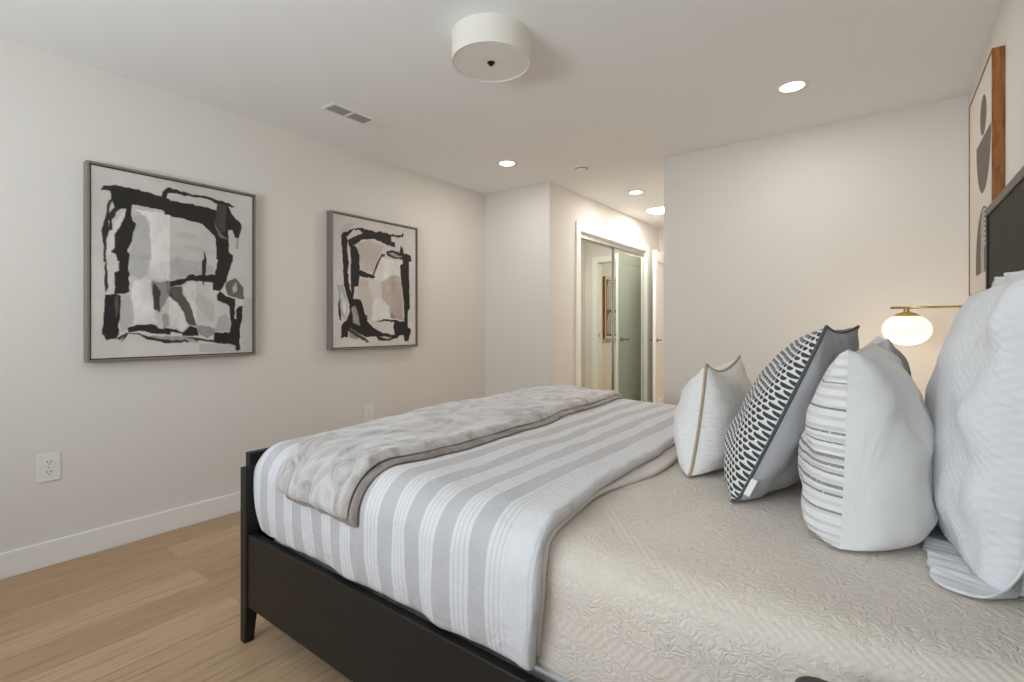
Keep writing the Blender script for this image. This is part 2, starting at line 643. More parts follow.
# closet casing, head track and two sliding mirror doors
CW = 0.085
structure('trim_1', [(XC, XC + 0.018, CY0 - CW, CY0, 0, CZ + CW), (XC, XC + 0.018, CY1, CY1 + CW, 0, CZ + CW), (XC, XC + 0.018, CY0, CY1, CZ, CZ + CW),
                     (XC - 0.12, XC, CY0, CY0 + 0.012, 0, CZ), (XC - 0.12, XC, CY1 - 0.012, CY1, 0, CZ), (XC - 0.12, XC, CY0 + 0.012, CY1 - 0.012, CZ - 0.012, CZ)], M_TRIM, bevel=0.003)
structure('trim_2', [(XC - 0.100, XC - 0.012, CY0 + 0.012, CY1 - 0.012, CZ - 0.055, CZ - 0.012), (XC - 0.062, XC - 0.056, CY0 + 0.012, CY1 - 0.012, CZ - 0.07, CZ - 0.055)], M_ALU)
MID = 0.5 * (CY0 + CY1)


def mirror_door(name, x, y0, y1):
    f = 0.006
    d = structure(name, [(x - 0.012, x, y0, y0 + f, 0.012, CZ - 0.056), (x - 0.012, x, y1 - f, y1, 0.012, CZ - 0.056),
                         (x - 0.012, x, y0 + f, y1 - f, 0.012, 0.03), (x - 0.012, x, y0 + f, y1 - f, CZ - 0.074, CZ - 0.056)], M_ALU)
    boxes('mirror_panel', [(x - 0.010, x - 0.002, y0 + f, y1 - f, 0.03, CZ - 0.074)], M_MIRROR, d)
    return d


mirror_door('door_1', XC - 0.036, CY0 + 0.013, MID + 0.03)
mirror_door('door_2', XC - 0.022, MID - 0.02, CY1 - 0.013)

# doorway casing at the end of the hall and the white panel door standing open
structure('trim_3', [(DX0 - 0.07, DX0, YE - 0.016, YE, 0, DZ + 0.075), (DX1, DX1 + 0.075, YE - 0.016, YE, 0, DZ + 0.075), (DX0, DX1, YE - 0.016, YE, DZ, DZ + 0.075),
                     (DX0 - 0.004, DX0 + 0.012, YE, YE + T, 0, DZ), (DX1 - 0.012, DX1 + 0.004, YE, YE + T, 0, DZ), (DX0 + 0.012, DX1 - 0.012, YE, YE + T, DZ - 0.012, DZ)], M_TRIM, bevel=0.002)
strike = structure('trim_4', [(DX1 - 0.0135, DX1 - 0.012, YE + 0.01, YE + 0.04, 0.97, 1.03)], M_NICKEL)

door = thing('door_3', 'white panel door', 'door', (DX0 + 0.014, YE - 0.02, 0.0), rz=R(-81.5))
del door['label']
del door['category']
door['kind'] = 'structure'
DW, DH, DT = 0.74, 2.04, 0.036
# door leaf runs along local +x from the hinge, thickness along y; two recessed panels on each face
st = 0.11
leaf = [(0, st, 0, DT, 0.01, DH), (DW - st, DW, 0, DT, 0.01, DH), (st, DW - st, 0, DT, 0.01, 0.22), (st, DW - st, 0, DT, DH - 0.12, DH),
        (st, DW - st, 0, DT, 0.82, 0.94), (st, DW - st, 0.010, DT - 0.010, 0.22, 0.82), (st, DW - st, 0.010, DT - 0.010, 0.94, DH - 0.12)]
boxes('door_leaf', leaf, M_DOOR, door, bevel=0.002)
for sgn, yb in ((-1, 0.0), (1, DT)):
    bm = bmesh.new()
    lathe(bm, [(0, 0), (0.027, 0), (0.027, 0.007 * sgn), (0.011, 0.012 * sgn), (0.011, 0.048 * sgn), (0, 0.048 * sgn)], 20, 0, (DW - 0.062, yb, 0.962), 'Y')
    yc = yb + sgn * 0.047
    box(bm, DW - 0.062 - 0.115, DW - 0.052, yc - 0.006, yc + 0.006, 0.953, 0.971)
    finish('lever_handle', bm, M_NICKEL, door, bevel=0.003)

# ------------------------------------------------------------------ framed pictures
PAINT = {'black': (34, 30, 27), 'grey': (168, 168, 167), 'slate': (132, 130, 131), 'white': (226, 224, 221),
         'brown': (84, 72, 66), 'taupe': (140, 126, 116), 'tan': (186, 174, 163), 'rose': (176, 158, 150)}
# brush strokes of the two abstract paintings, in thousandths of the canvas (x right, y down)
ART_ONE = [
 ('grey', 0.6, [215, 232, 295, 213, 311, 300, 319, 464, 191, 475, 222, 375]),
 ('grey', 0.6, [207, 446, 318, 436, 304, 545, 268, 574, 202, 560]),
 ('grey', 0.55, [159, 667, 206, 656, 227, 761, 214, 822, 154, 865, 150, 796]),
 ('grey', 0.7, [430, 486, 477, 429, 572, 448, 723, 483, 723, 522, 403, 542]),
 ('grey', 0.35, [449, 326, 496, 285, 612, 289, 593, 319]),
 ('grey', 0.3, [487, 357, 724, 370, 724, 408, 573, 394]),
 ('grey', 0.6, [403, 457, 630, 438, 727, 475, 722, 502, 536, 532, 490, 569, 403, 565]),
 ('slate', 0.8, [604, 828, 637, 824, 730, 847, 725, 887, 666, 904, 609, 876]),
 ('grey', 0.8, [745, 779, 796, 752, 827, 788, 832, 870, 725, 869]),
 ('grey', 0.45, [582, 616, 677, 665, 726, 699, 715, 815, 628, 745, 563, 660]),
 ('grey', 0.5, [934, 647, 1002, 645, 1000, 1000, 617, 990, 618, 938, 873, 949, 911, 936]),
 ('slate', 0.7, [401, 886, 507, 892, 613, 911, 608, 929, 401, 919]),
 ('slate', 0.7, [258, 889, 339, 886, 431, 901, 430, 929, 348, 917]),
 ('white', 0.9, [223, 199, 387, 191, 434, 197, 433, 455, 327, 463, 312, 251, 287, 222]),
 ('white', 0.8, [322, 436, 433, 426, 432, 564, 322, 566, 313, 509]),
 ('white', 0.8, [224, 585, 313, 571, 339, 741, 357, 813, 223, 822, 227, 752, 206, 656]),
 ('white', 0.6, [517, 619, 545, 583, 601, 571, 599, 807, 563, 720]),
 ('white', 0.8, [428, 664, 499, 722, 544, 824, 512, 858, 427, 824]),
 ('white', 0.6, [176, 206, 176, 253, 122, 339, 122, 416, 85, 466, 81, 390, 100, 318]),
 ('black', 1, [61, 97, 101, 86, 158, 82, 256, 86, 388, 96, 436, 105, 436, 194, 387, 175, 287, 175, 215, 170, 211, 201, 130, 209, 101, 159, 97, 117, 53, 121]),
 ('black', 1, [405, 116, 545, 112, 674, 119, 736, 129, 730, 163, 740, 293, 643, 226, 516, 206, 404, 197]),
 ('black', 0.95, [405, 77, 410, 50, 432, 41, 545, 53, 674, 54, 800, 62, 876, 84, 821, 92, 736, 82, 644, 64, 497, 70, 423, 74, 405, 121]),
 ('black', 1, [379, 101, 405, 47, 436, 40, 436, 58, 414, 79, 409, 109]),
 ('black', 1, [741, 86, 810, 80, 854, 136, 921, 195, 898, 275, 870, 279, 853, 227, 820, 236, 820, 299, 724, 295, 725, 163]),
 ('brown', 0.75, [731, 106, 757, 78, 805, 80, 805, 152, 793, 249, 767, 262, 735, 209]),
 ('taupe', 0.8, [723, 164, 735, 218, 761, 262, 815, 290, 815, 304, 756, 282, 730, 238]),
 ('black', 1, [730, 294, 820, 294, 825, 370, 858, 396, 830, 475, 814, 524, 728, 529, 760, 442, 734, 416]),
 ('black', 1, [752, 419, 855, 411, 834, 477, 808, 542, 787, 584, 761, 621, 711, 615, 712, 570, 727, 511]),
 ('black', 0.95, [93, 164, 110, 155, 101, 186, 89, 265, 93, 319, 78, 390, 73, 490, 62, 491, 66, 414, 52, 339, 71, 268, 82, 197]),
 ('black', 0.95, [89, 242, 134, 189, 176, 186, 130, 228, 108, 271, 109, 317, 91, 323, 94, 280, 84, 258]),
 ('black', 1, [176, 253, 184, 193, 211, 189, 215, 256, 235, 269, 223, 327, 214, 375, 191, 425, 198, 480, 137, 485, 133, 454, 103, 438, 122, 416, 126, 338, 145, 297]),
 ('black', 1, [133, 444, 199, 438, 198, 639, 172, 662, 118, 659, 122, 548, 147, 533, 148, 477]),
 ('black', 1, [73, 670, 118, 659, 155, 671, 155, 787, 138, 831, 146, 874, 125, 899, 80, 907, 60, 872, 64, 780, 72, 712]),
 ('taupe', 0.6, [123, 672, 140, 671, 146, 744, 125, 796]),
 ('black', 0.9, [72, 458, 81, 525, 91, 627, 73, 657, 68, 543]),
 ('black', 0.97, [188, 844, 231, 827, 321, 818, 367, 841, 433, 850, 433, 878, 348, 877, 284, 858, 197, 866]),
 ('black', 0.9, [146, 921, 180, 879, 197, 870, 275, 876, 339, 899, 432, 917, 432, 931, 320, 912, 266, 884, 197, 874, 167, 909]),
 ('black', 0.9, [125, 901, 188, 864, 197, 874, 146, 906]),
 ('black', 1, [407, 573, 473, 570, 531, 549, 545, 531, 639, 530, 727, 515, 717, 567, 582, 564, 536, 571, 508, 593, 455, 603, 407, 615]),
 ('brown', 0.95, [411, 615, 455, 605, 508, 602, 513, 644, 563, 712, 595, 807, 604, 833, 553, 828, 535, 772, 499, 713, 454, 680, 424, 648]),
 ('black', 0.6, [411, 615, 428, 623, 472, 693, 517, 730, 557, 824, 548, 828, 499, 713, 424, 648]),
 ('black', 1, [512, 866, 562, 832, 604, 841, 613, 894, 511, 888]),
 ('black', 1, [736, 645, 761, 621, 817, 651, 870, 663, 864, 788, 879, 788, 874, 741, 896, 704, 928, 703, 922, 787, 906, 862, 905, 983, 878, 989, 873, 945, 715, 924, 725, 873, 832, 875, 837, 815, 827, 706, 746, 672]),
 ('black', 0.9, [507, 892, 613, 907, 725, 921, 873, 940, 873, 952, 725, 933, 613, 920]),
 ('brown', 0.85, [807, 560, 870, 529, 934, 591, 934, 666, 880, 658, 817, 642, 797, 597]),
 ('white', 0.6, [849, 595, 881, 556, 886, 602, 859, 631]),
 ('slate', 0.9, [322, 571, 368, 586, 405, 575, 434, 569, 434, 657, 405, 694, 367, 759, 339, 741, 331, 660]),
 ('black', 0.75, [335, 588, 377, 631, 372, 750, 341, 737, 332, 660]),
 ('slate', 0.6, [385, 765, 410, 757, 436, 798, 427, 832, 393, 848]),
 ('black', 0.95, [401, 840, 454, 853, 512, 866, 511, 875, 453, 866, 401, 861]),
 ('black', 0.85, [401, 911, 552, 914, 548, 927, 401, 925]),
 ('black', 0.9, [654, 377, 667, 431, 659, 534, 639, 535, 647, 442]),
 ('black', 0.9, [641, 433, 663, 431, 668, 488, 648, 595, 637, 552]),
 ('slate', 0.7, [886, 267, 898, 285, 886, 355, 869, 337]),
]
ART_TWO = [
 ('tan', 0.7, [277, 190, 395, 158, 589, 194, 533, 239, 438, 408, 318, 399, 278, 291]),
 ('tan', 0.9, [563, 514, 592, 474, 678, 420, 767, 414, 797, 501]),
 ('tan', 1, [549, 483, 663, 437, 782, 419, 829, 606, 830, 796, 666, 768, 650, 662, 565, 665]),
 ('rose', 0.6, [678, 475, 782, 469, 838, 795, 666, 768]),
 ('slate', 0.8, [666, 729, 739, 757, 710, 777, 666, 768]),
 ('tan', 0.45, [267, 500, 371, 475, 453, 621, 455, 791, 387, 792, 326, 663, 268, 610]),
 ('tan', 0.4, [267, 531, 305, 464, 398, 477, 398, 524]),
 ('grey', 0.8, [43, 531, 116, 527, 160, 678, 131, 795, 93, 751]),
 ('white', 0.9, [80, 574, 154, 669, 130, 768, 99, 689]),
 ('white', 0.7, [453, 621, 550, 598, 622, 672, 651, 778, 468, 800, 427, 791]),
 ('white', 0.8, [534, 286, 811, 291, 797, 412, 678, 410, 563, 476, 452, 473]),
 ('grey', 0.4, [64, 133, 136, 61, 263, 35, 199, 80, 100, 129, 77, 221]),
 ('slate', 0.8, [169, 885, 257, 903, 270, 949, 175, 921]),
 ('black', 1, [88, 148, 112, 127, 156, 118, 225, 86, 328, 73, 422, 75, 490, 86, 532, 71, 661, 80, 810, 72, 817, 46, 840, 58, 825, 85, 734, 95, 668, 98, 676, 137, 727, 141, 720, 181, 618, 172, 463, 141, 395, 149, 303, 164, 264, 201, 226, 218, 182, 228, 156, 194, 169, 175, 322, 111, 302, 90, 225, 97, 150, 154, 156, 185, 151, 258, 170, 347, 158, 447, 168, 536, 122, 539, 108, 352, 95, 219]),
 ('black', 1, [188, 222, 251, 220, 291, 281, 292, 401, 331, 407, 479, 439, 466, 454, 358, 456, 292, 447, 273, 531, 191, 535, 195, 362]),
 ('black', 0.8, [398, 439, 452, 417, 492, 328, 547, 252, 597, 252, 590, 272, 548, 276, 493, 376, 452, 436]),
 ('black', 1, [604, 222, 706, 212, 780, 219, 795, 153, 826, 190, 834, 219, 935, 235, 943, 280, 904, 293, 913, 495, 805, 501, 789, 323, 827, 310, 819, 276, 706, 276, 618, 255]),
 ('tan', 0.8, [633, 234, 706, 232, 811, 251, 811, 263, 706, 261]),
 ('black', 1, [121, 446, 165, 443, 171, 506, 197, 586, 202, 440, 266, 436, 235, 548, 217, 630, 294, 632, 326, 663, 353, 746, 367, 797, 441, 847, 566, 895, 682, 914, 816, 905, 741, 944, 624, 962, 511, 956, 483, 918, 362, 927, 257, 885, 181, 849, 162, 885, 156, 921, 89, 929, 94, 831, 143, 795, 186, 722, 160, 633, 135, 571]),
 ('tan', 0.9, [204, 694, 242, 675, 282, 756, 295, 839, 218, 812]),
 ('white', 0.8, [511, 923, 624, 948, 682, 934, 595, 924]),
 ('black', 0.8, [174, 849, 375, 941, 402, 960, 382, 969, 257, 921, 168, 876]),
 ('black', 0.9, [68, 619, 81, 707, 94, 796, 70, 787, 55, 725]),
 ('black', 0.9, [353, 746, 380, 755, 384, 796, 361, 797]),
 ('black', 1, [797, 398, 912, 390, 914, 592, 922, 683, 891, 714, 892, 845, 939, 875, 924, 916, 901, 966, 847, 965, 831, 915, 726, 925, 696, 846, 710, 807, 594, 798, 468, 809, 580, 784, 710, 787, 845, 805, 837, 636]),
]


def inside(px, py, poly):
    res = np.zeros(px.shape, bool)
    n = len(poly)
    j = n - 1
    for i in range(n):
        xi, yi = poly[i]
        xj, yj = poly[j]
        if yi != yj:
            c = ((yi > py) != (yj > py)) & (px < (xj - xi) * (py - yi) / (yj - yi) + xi)
            res ^= c
        j = i
    return res


def value_noise(U, V, sx, sy, seed):
    rng = np.random.RandomState(seed)
    g = rng.rand(int(sy) + 3, int(sx) + 3)
    x, y = U * sx, V * sy
    i, j = np.floor(x).astype(int), np.floor(y).astype(int)
    fx, fy = x - i, y - j
    fx, fy = fx * fx * (3 - 2 * fx), fy * fy * (3 - 2 * fy)
    return (g[j, i] * (1 - fx) + g[j, i + 1] * fx) * (1 - fy) + (g[j + 1, i] * (1 - fx) + g[j + 1, i + 1] * fx) * fy


def tolin(a):
    a = a / 255.0
    return np.where(a <= 0.04045, a / 12.92, ((a + 0.055) / 1.055) ** 2.4)


def abstract_pixels(strokes, nx, ny, ground, seed):
    u = np.clip(np.linspace(0, 1, nx), 0, 0.9999)
    v = np.clip(np.linspace(0, 1, ny), 0, 0.9999)
    U, V = np.meshgrid(u, v)
    img = np.zeros((ny, nx, 3))
    t = value_noise(U, V, 4, 4, seed) * 0.7 + value_noise(U, V, 14, 18, seed + 1) * 0.3
    for k in range(3):
        img[..., k] = ground[k] + (t - 0.5) * 26
    wob = 5.0
    PX = U * 1000 + (value_noise(U, V, 40, 40, seed + 2) - 0.5) * 2 * wob
    PY = V * 1000 + (value_noise(U, V, 40, 40, seed + 3) - 0.5) * 2 * wob
    dry = value_noise(U, V, 13, 11, seed + 4) * 0.55 + value_noise(U, V, 47, 31, seed + 5) * 0.3 + value_noise(U, V, 95, 70, seed + 6) * 0.15
    for col, al, flat in strokes:
        poly = list(zip(flat[0::2], flat[1::2]))
        acc = np.zeros((ny, nx))
        hx, hy = 250.0 / nx, 250.0 / ny
        for ox in (-1, 1):
            for oy in (-1, 1):
                acc += inside(PX + ox * hx, PY + oy * hy, poly)
        acc *= 0.25
        a = acc * al
        c = np.array(PAINT[col], float)
        amp = 10 if col == 'black' else 40
        shade = (dry - 0.5) * amp
        if col != 'black':
            a = a * np.clip(0.65 + 0.7 * dry, 0, 1)
        for k in range(3):
            img[..., k] = img[..., k] * (1 - a) + (c[k] + shade) * a
    return tolin(np.clip(img, 0, 255))


def picture_sheet(name, origin, du, dv, pix, parent):
    # a flat canvas as a grid of faces; colour is the paint itself
    ny, nx, _ = pix.shape
    o0, du, dv = np.array(origin), np.array(du), np.array(dv)
    u = np.linspace(0, 1, nx)
    v = np.linspace(0, 1, ny)
    U, V = np.meshgrid(u, v)
    co = o0 + U[..., None] * du + V[..., None] * dv
    idx = np.arange(nx * ny).reshape(ny, nx)
    q = np.stack([idx[:-1, :-1], idx[1:, :-1], idx[1:, 1:], idx[:-1, 1:]], -1).reshape(-1, 4)
    me = bpy.data.meshes.new(name)
    me.vertices.add(nx * ny)
    me.vertices.foreach_set('co', co.reshape(-1))
    me.loops.add(q.size)
    me.loops.foreach_set('vertex_index', q.reshape(-1))
    me.polygons.add(len(q))
    me.polygons.foreach_set('loop_start', np.arange(0, q.size, 4))
    me.update(calc_edges=True)
    at = me.color_attributes.new('paint', 'FLOAT_COLOR', 'POINT')
    rgba = np.ones((nx * ny, 4))
    rgba[:, :3] = pix.reshape(-1, 3)
    at.data.foreach_set('color', rgba.reshape(-1))
    me.materials.append(M_CANVAS)
    o = bpy.data.objects.new(name, me)
    return link(o, parent)


def framed_abstract(y0, y1, z0, z1, strokes, ground, seed, label):
    # hangs on the left wall, faces +x; local origin at the bottom middle of the frame on the wall
    yc = 0.5 * (y0 + y1)
    t = thing('framed_painting', label, 'painting', (XL, yc, z0), 'pair of framed abstract paintings')
    w, h, d, f = (y1 - y0) / 2, z1 - z0, 0.058, 0.012
    boxes('frame', [(0.001, d, -w, -w + f, 0, h), (0.001, d, w - f, w, 0, h), (0.001, d, -w + f, w - f, 0, f), (0.001, d, -w + f, w - f, h - f, h)], M_FRAME, t, bevel=0.002)
    g = f + 0.006
    boxes('frame_lip', [(0.010, d - 0.006, -w + f, -w + g, f, h - f), (0.010, d - 0.006, w - g, w - f, f, h - f),
                        (0.010, d - 0.006, -w + g, w - g, f, g), (0.010, d - 0.006, -w + g, w - g, h - g, h - f)], M_FRAME_IN, t)
    pix = abstract_pixels(strokes, 230, 266, ground, seed)
    picture_sheet('canvas', (d - 0.010, -w + g, h - g), (0, 2 * (w - g), 0), (0, 0, -(h - 2 * g)), pix, t)
    boxes('backing_board', [(0.002, d - 0.014, -w + f, w - f, f, h - f)], M_FRAME_IN, t)
    return t


framed_abstract(0.682, 1.500, 0.960, 1.955, ART_ONE, (203, 199, 194), 3, 'framed abstract painting nearest the floor outlet, black strokes forming a table-like arch')
framed_abstract(2.022, 2.835, 0.965, 1.958, ART_TWO, (207, 202, 197), 9, 'framed abstract painting nearer the closet, black strokes round tan patches')


def arch_pixels(nx, ny, kind):
    u = np.linspace(0, 1, nx)
    v = np.linspace(0, 1, ny)
    U, V = np.meshgrid(u, v)
    img = np.zeros((ny, nx, 3)) + np.array((206, 199, 189))
    tau = np.array((98, 89, 82))
    W, Hh = 0.675, 0.95
    X, Y = (U - 0.64) * W, V * Hh

    def put(mask):
        img[mask] = tau
    if kind == 0:
        put((X / 0.090) ** 2 + ((Y - 0.180) / 0.086) ** 2 < 1)
        put((((X) / 0.205) ** 2 + ((Y - 0.275) / 0.245) ** 2 < 1) & (Y > 0.275))
        # nested off-centre arches
        for k in range(17):
            if k == 0:
                a, cx, top, col = 0.225, 0.0, 0.582, tau
            else:
                a = 0.094 - (k - 1) * 0.0052
                cx, top = 0.022 + (k - 1) * 0.001, 0.582 + 0.011 + (k - 1) * 0.0105
                col = np.array((206, 199, 189)) if k % 2 else tau
            sp = top + 1.1 * a
            yy = np.minimum(Y - sp, 0.0) / 1.1
            img[(np.hypot(X - cx, yy) < a) & (Y < 0.87)] = col
    else:
        X = (U - 0.5) * W
        img[(np.abs(X) < 0.30) & (Y > 0.03) & (Y < 0.91)] = tau
        tau = np.array((206, 199, 189))
        for sgn, c in ((1, 0.22), (-1, 0.74)):
            dy = np.minimum((Y - c) * sgn, 0.0) if sgn == 1 else np.minimum((Y - c), 0.0)
            rr = np.hypot(X, dy)
            ok = (Y < 0.50) & (Y > 0.0) if sgn == 1 else (Y > 0.54) & (Y < 0.88)
            for k in range(6):
                a = 0.26 - k * 0.042
                put(ok & (rr < a) & (rr > a - 0.022))
    return tolin(img)


def box_art(loc, rz, kind, label, group):
    # print on a deep wooden box frame; local: wall at x = 0, faces -x, width along y
    t = thing('box_framed_print', label, 'artwork', loc, group, rz)
    w, h, d, f = 0.3375, 0.95, 0.038, 0.006
    boxes('wooden_frame', [(-d, -0.001, -w, -w + f, 0, h), (-d, -0.001, w - f, w, 0, h), (-d, -0.001, -w + f, w - f, 0, f), (-d, -0.001, -w + f, w - f, h - f, h)], M_WALNUT, t, bevel=0.001)
    boxes('backing_board', [(-d + 0.006, -0.002, -w + f, w - f, f, h - f)], M_WALNUT, t)
    picture_sheet('print', (-d + 0.004, w - f, h - f), (0, -2 * (w - f), 0), (0, 0, -(h - 2 * f)), arch_pixels(150, 200, kind), t)
    return t


box_art((XR, 3.0425, 1.290), 0.0, 0, 'wood-edged print of taupe rounded shapes hung beside the headboard', None)
box_art((-1.50, 7.16, 0.93), 0.0, 1, 'wood-edged print of arches in the room past the hall, seen in the mirrored door', None)


# ------------------------------------------------------------------ ceiling fixtures and wall fittings
def downlight(x, y, label, power, rad=0.058, group='recessed ceiling lights'):
    t = thing('recessed_light', label, 'ceiling light', (x, y, ZC), group)
    turned('trim_ring', [(rad, -0.001), (rad, -0.004), (rad + 0.004, -0.007), (rad + 0.02, -0.006), (rad + 0.026, -0.001), (rad + 0.026, 0.0)], M_PLASTIC, t, 36)
    turned('lens', [(0, -0.0045), (rad, -0.0045), (rad, -0.0005), (0, -0.0005)], M_LENS, t, 36)
    d = bpy.data.lights.new('downlight', 'AREA')
    d.shape = 'DISK'
    d.size = rad * 1.8
    d.energy = power
    d.color = (1.0, 0.95, 0.90)
    o = bpy.data.objects.new('lamp_light', d)
    o.location = (0, 0, -0.012)
    link(o, t)
    return t


downlight(-0.402, 3.055, 'recessed ceiling light nearest the headboard wall', 5)
downlight(-2.413, 3.136, 'recessed ceiling light above the far left corner of the room', 5)
downlight(-1.936, 4.576, 'small recessed ceiling light in the hall before the closet', 6.5)
downlight(-2.0, 5.47, 'wide flush ceiling light deep in the hall, half behind the wall edge', 12, 0.17, None)

d = bpy.data.lights.new('room_beyond_fill', 'AREA')  # unseen lamp, added to light the room past the hall
d.shape = 'DISK'
d.size = 0.3
d.energy = 22
d.color = (1.0, 0.92, 0.82)
t = thing('added_ceiling_lamp', 'added, unseen ceiling lamp lighting the room past the hall', 'ceiling light', (-2.4, 7.7, ZC))
turned('lens', [(0, -0.03), (0.13, -0.028), (0.15, -0.02), (0.15, 0)], M_DIFFUSER, t)
o = bpy.data.objects.new('lamp_light', d)
o.location = (0, 0, -0.04)
link(o, t)

t = thing('drum_ceiling_light', 'ivory linen drum light flush under the ceiling with a dark finial', 'ceiling light', (-1.415, 1.721, ZC))
DR, DHT = 0.175, 0.119
turned('drum_shade', [(DR, 0.0), (DR, -DHT), (DR - 0.004, -DHT), (DR - 0.004, 0.0)], M_LINEN, t, 64)
turned('diffuser', [(0, -DHT + 0.004), (DR - 0.004, -DHT + 0.004), (DR - 0.004, -DHT + 0.009), (0, -DHT + 0.009)], M_DIFFUSER, t, 64)
turned('finial', [(0, -DHT - 0.010), (0.008, -DHT - 0.009), (0.014, -DHT - 0.002), (0.018, -DHT + 0.0035), (0, -DHT + 0.0035)], M_FIN, t, 24)

t = thing('ceiling_vent', 'white ceiling air vent with two grey louvered bays', 'vent', (-2.62, 1.895, ZC))
L, Wd = 0.225, 0.062
boxes('vent_frame', [(-Wd, Wd, -L, -L + 0.018, -0.008, 0), (-Wd, Wd, L - 0.018, L, -0.008, 0), (-Wd, -Wd + 0.016, -L + 0.018, L - 0.018, -0.008, 0), (Wd - 0.016, Wd, -L + 0.018, L - 0.018, -0.008, 0),
                     (-Wd + 0.016, Wd - 0.016, -0.085, -0.065, -0.008, 0), (-Wd + 0.016, Wd - 0.016, 0.06, 0.08, -0.008, 0)], M_PLASTIC, t, bevel=0.002)
for y0, y1 in ((-L + 0.018, -0.085), (-0.065, 0.06)):
    bm = bmesh.new()
    box(bm, -Wd + 0.016, Wd - 0.016, y0, y1, -0.0015, -0.0005, 1)
    n = 9
    for k in range(n):
        x = -Wd + 0.020 + k * (2 * Wd - 0.04) / (n - 1)
        box(bm, x - 0.0022, x + 0.0022, y0, y1, -0.007, -0.0015, 0)
    finish('louver', bm, [M_GRILLE, M_SLOT], t)
boxes('blank_panel', [(-Wd + 0.016, Wd - 0.016, 0.08, L - 0.018, -0.006, -0.001)], M_PLASTIC, t)

t = thing('smoke_detector', 'small white smoke detector on the ceiling near the hall', 'smoke detector', (-1.985, 3.58, ZC))
turned('base', [(0.066, 0), (0.066, -0.010), (0.062, -0.014), (0.0, -0.014)], M_PLASTIC, t)
turned('sensor_cover', [(0.050, -0.014), (0.048, -0.026), (0.040, -0.034), (0.0, -0.036)], M_PLASTIC, t)
turned('sensing_slot', [(0.051, -0.019), (0.051, -0.023), (0.046, -0.023), (0.046, -0.019), (0.051, -0.019)], M_SLOT, t)


def outlet(y, z, label):
    t = thing('electrical_outlet', label, 'outlet', (XL, y, z), 'wall outlets under the paintings')
    boxes('cover_plate', [(0.0005, 0.006, -0.043, 0.043, -0.066, 0.066)], M_PLASTIC, t, bevel=0.003)
    for s in (-1, 1):
        zc = s * 0.024
        bm = bmesh.new()
        box(bm, 0.006, 0.0075, -0.017, 0.017, zc - 0.015, zc + 0.015, 0)
        for yy in (-0.0065, 0.0065):
            box(bm, 0.0075, 0.0078, yy - 0.0014, yy + 0.0014, zc - 0.001, zc + 0.008, 1)
        lathe(bm, [(0.0026, 0.0075), (0.0026, 0.0078), (0, 0.0078)], 10, 1, (0, 0, zc - 0.008), 'X')
        finish('socket', bm, [M_PLASTIC, M_SLOT], t)
    bm = bmesh.new()
    lathe(bm, [(0.003, 0.006), (0.003, 0.0072), (0, 0.0075)], 10, 0, (0, 0, 0), 'X')
    finish('screw', bm, M_NICKEL, t)
    return t


outlet(0.555, 0.468, 'white outlet low on the wall left of the bed, under the table-like painting')
outlet(2.38, 0.468, 'white outlet just above the throw, under the painting nearer the closet')

# wall lamp on the far side of the headboard
t = thing('wall_lamp', 'brass wall lamp with a glowing opal globe beside the bed', 'wall lamp', (XR, 3.30, 1.236))
turned('wall_plate', [(0.0, -0.002), (0.055, -0.002), (0.055, -0.014), (0.045, -0.020), (0, -0.020)], M_BRASS, t, 30, axis='X')
tube('arm', [(-0.018, 0, 0), (-0.20, 0, 0.0), (-0.352, 0, 0.0)], 0.0065, M_BRASS, t, 12)
GX = -0.285
turned('globe_cap', [(0.0, -0.004), (0.012, -0.006), (0.014, -0.022), (0.040, -0.030), (0.060, -0.044), (0.058, -0.047), (0.0, -0.040)], M_BRASS, t, 32, (GX, 0, 0))
prof = []
for k in range(25):
    a = math.pi * k / 24
    prof.append((0.104 * math.sin(a) ** 0.9 if 0 < k < 24 else 0.0, -0.115 + 0.080 * math.cos(a)))
turned('globe', prof, M_GLOBE, t, 40, (GX, 0, 0))
pl = bpy.data.lights.new('globe_bulb', 'POINT')
pl.energy = 3.5
pl.shadow_soft_size = 0.12
pl.color = (1.0, 0.80, 0.55)
o = bpy.data.objects.new('lamp_light', pl)
o.location = (GX, 0, -0.26)
link(o, t)

# ------------------------------------------------------------------ bed
BY0, BY1 = 0.840, 2.740
bed = thing('bed', 'large black wooden bed frame with a tall slatted headboard', 'bed', (-0.75, 0.5 * (BY0 + BY1), 0.0))
bx, by = -0.75, 0.5 * (BY0 + BY1)


def bedbox(name, lst, mat, **kw):
    return boxes(name, [(a - bx, b - bx, c - by, d - by, e, f) for a, b, c, d, e, f in lst], mat, bed, **kw)


def post(y0, y1, taper):
    bm = bmesh.new()
    x0, x1 = -1.868 - bx, -1.822 - bx
    a0, a1 = y0 - by, y1 - by
    lv = [(0.0, 0.012), (0.14, 0.0), (0.63, 0.0)]
    rings = []
    for z, s in lv:
        ya, yb = (a0, a1 - s) if taper > 0 else (a0 + s, a1)
        rings.append([bm.verts.new(p) for p in ((x0, ya, z), (x1 - s, ya, z), (x1 - s, yb, z), (x0, yb, z))])
    for r0, r1 in zip(rings[:-1], rings[1:]):
        for k in range(4):
            bm.faces.new((r0[k], r0[(k + 1) % 4], r1[(k + 1) % 4], r1[k]))
    bm.faces.new(rings[0][::-1])
    bm.faces.new(rings[-1])
    finish('foot_post', bm, M_BLACK, bed, bevel=0.004)


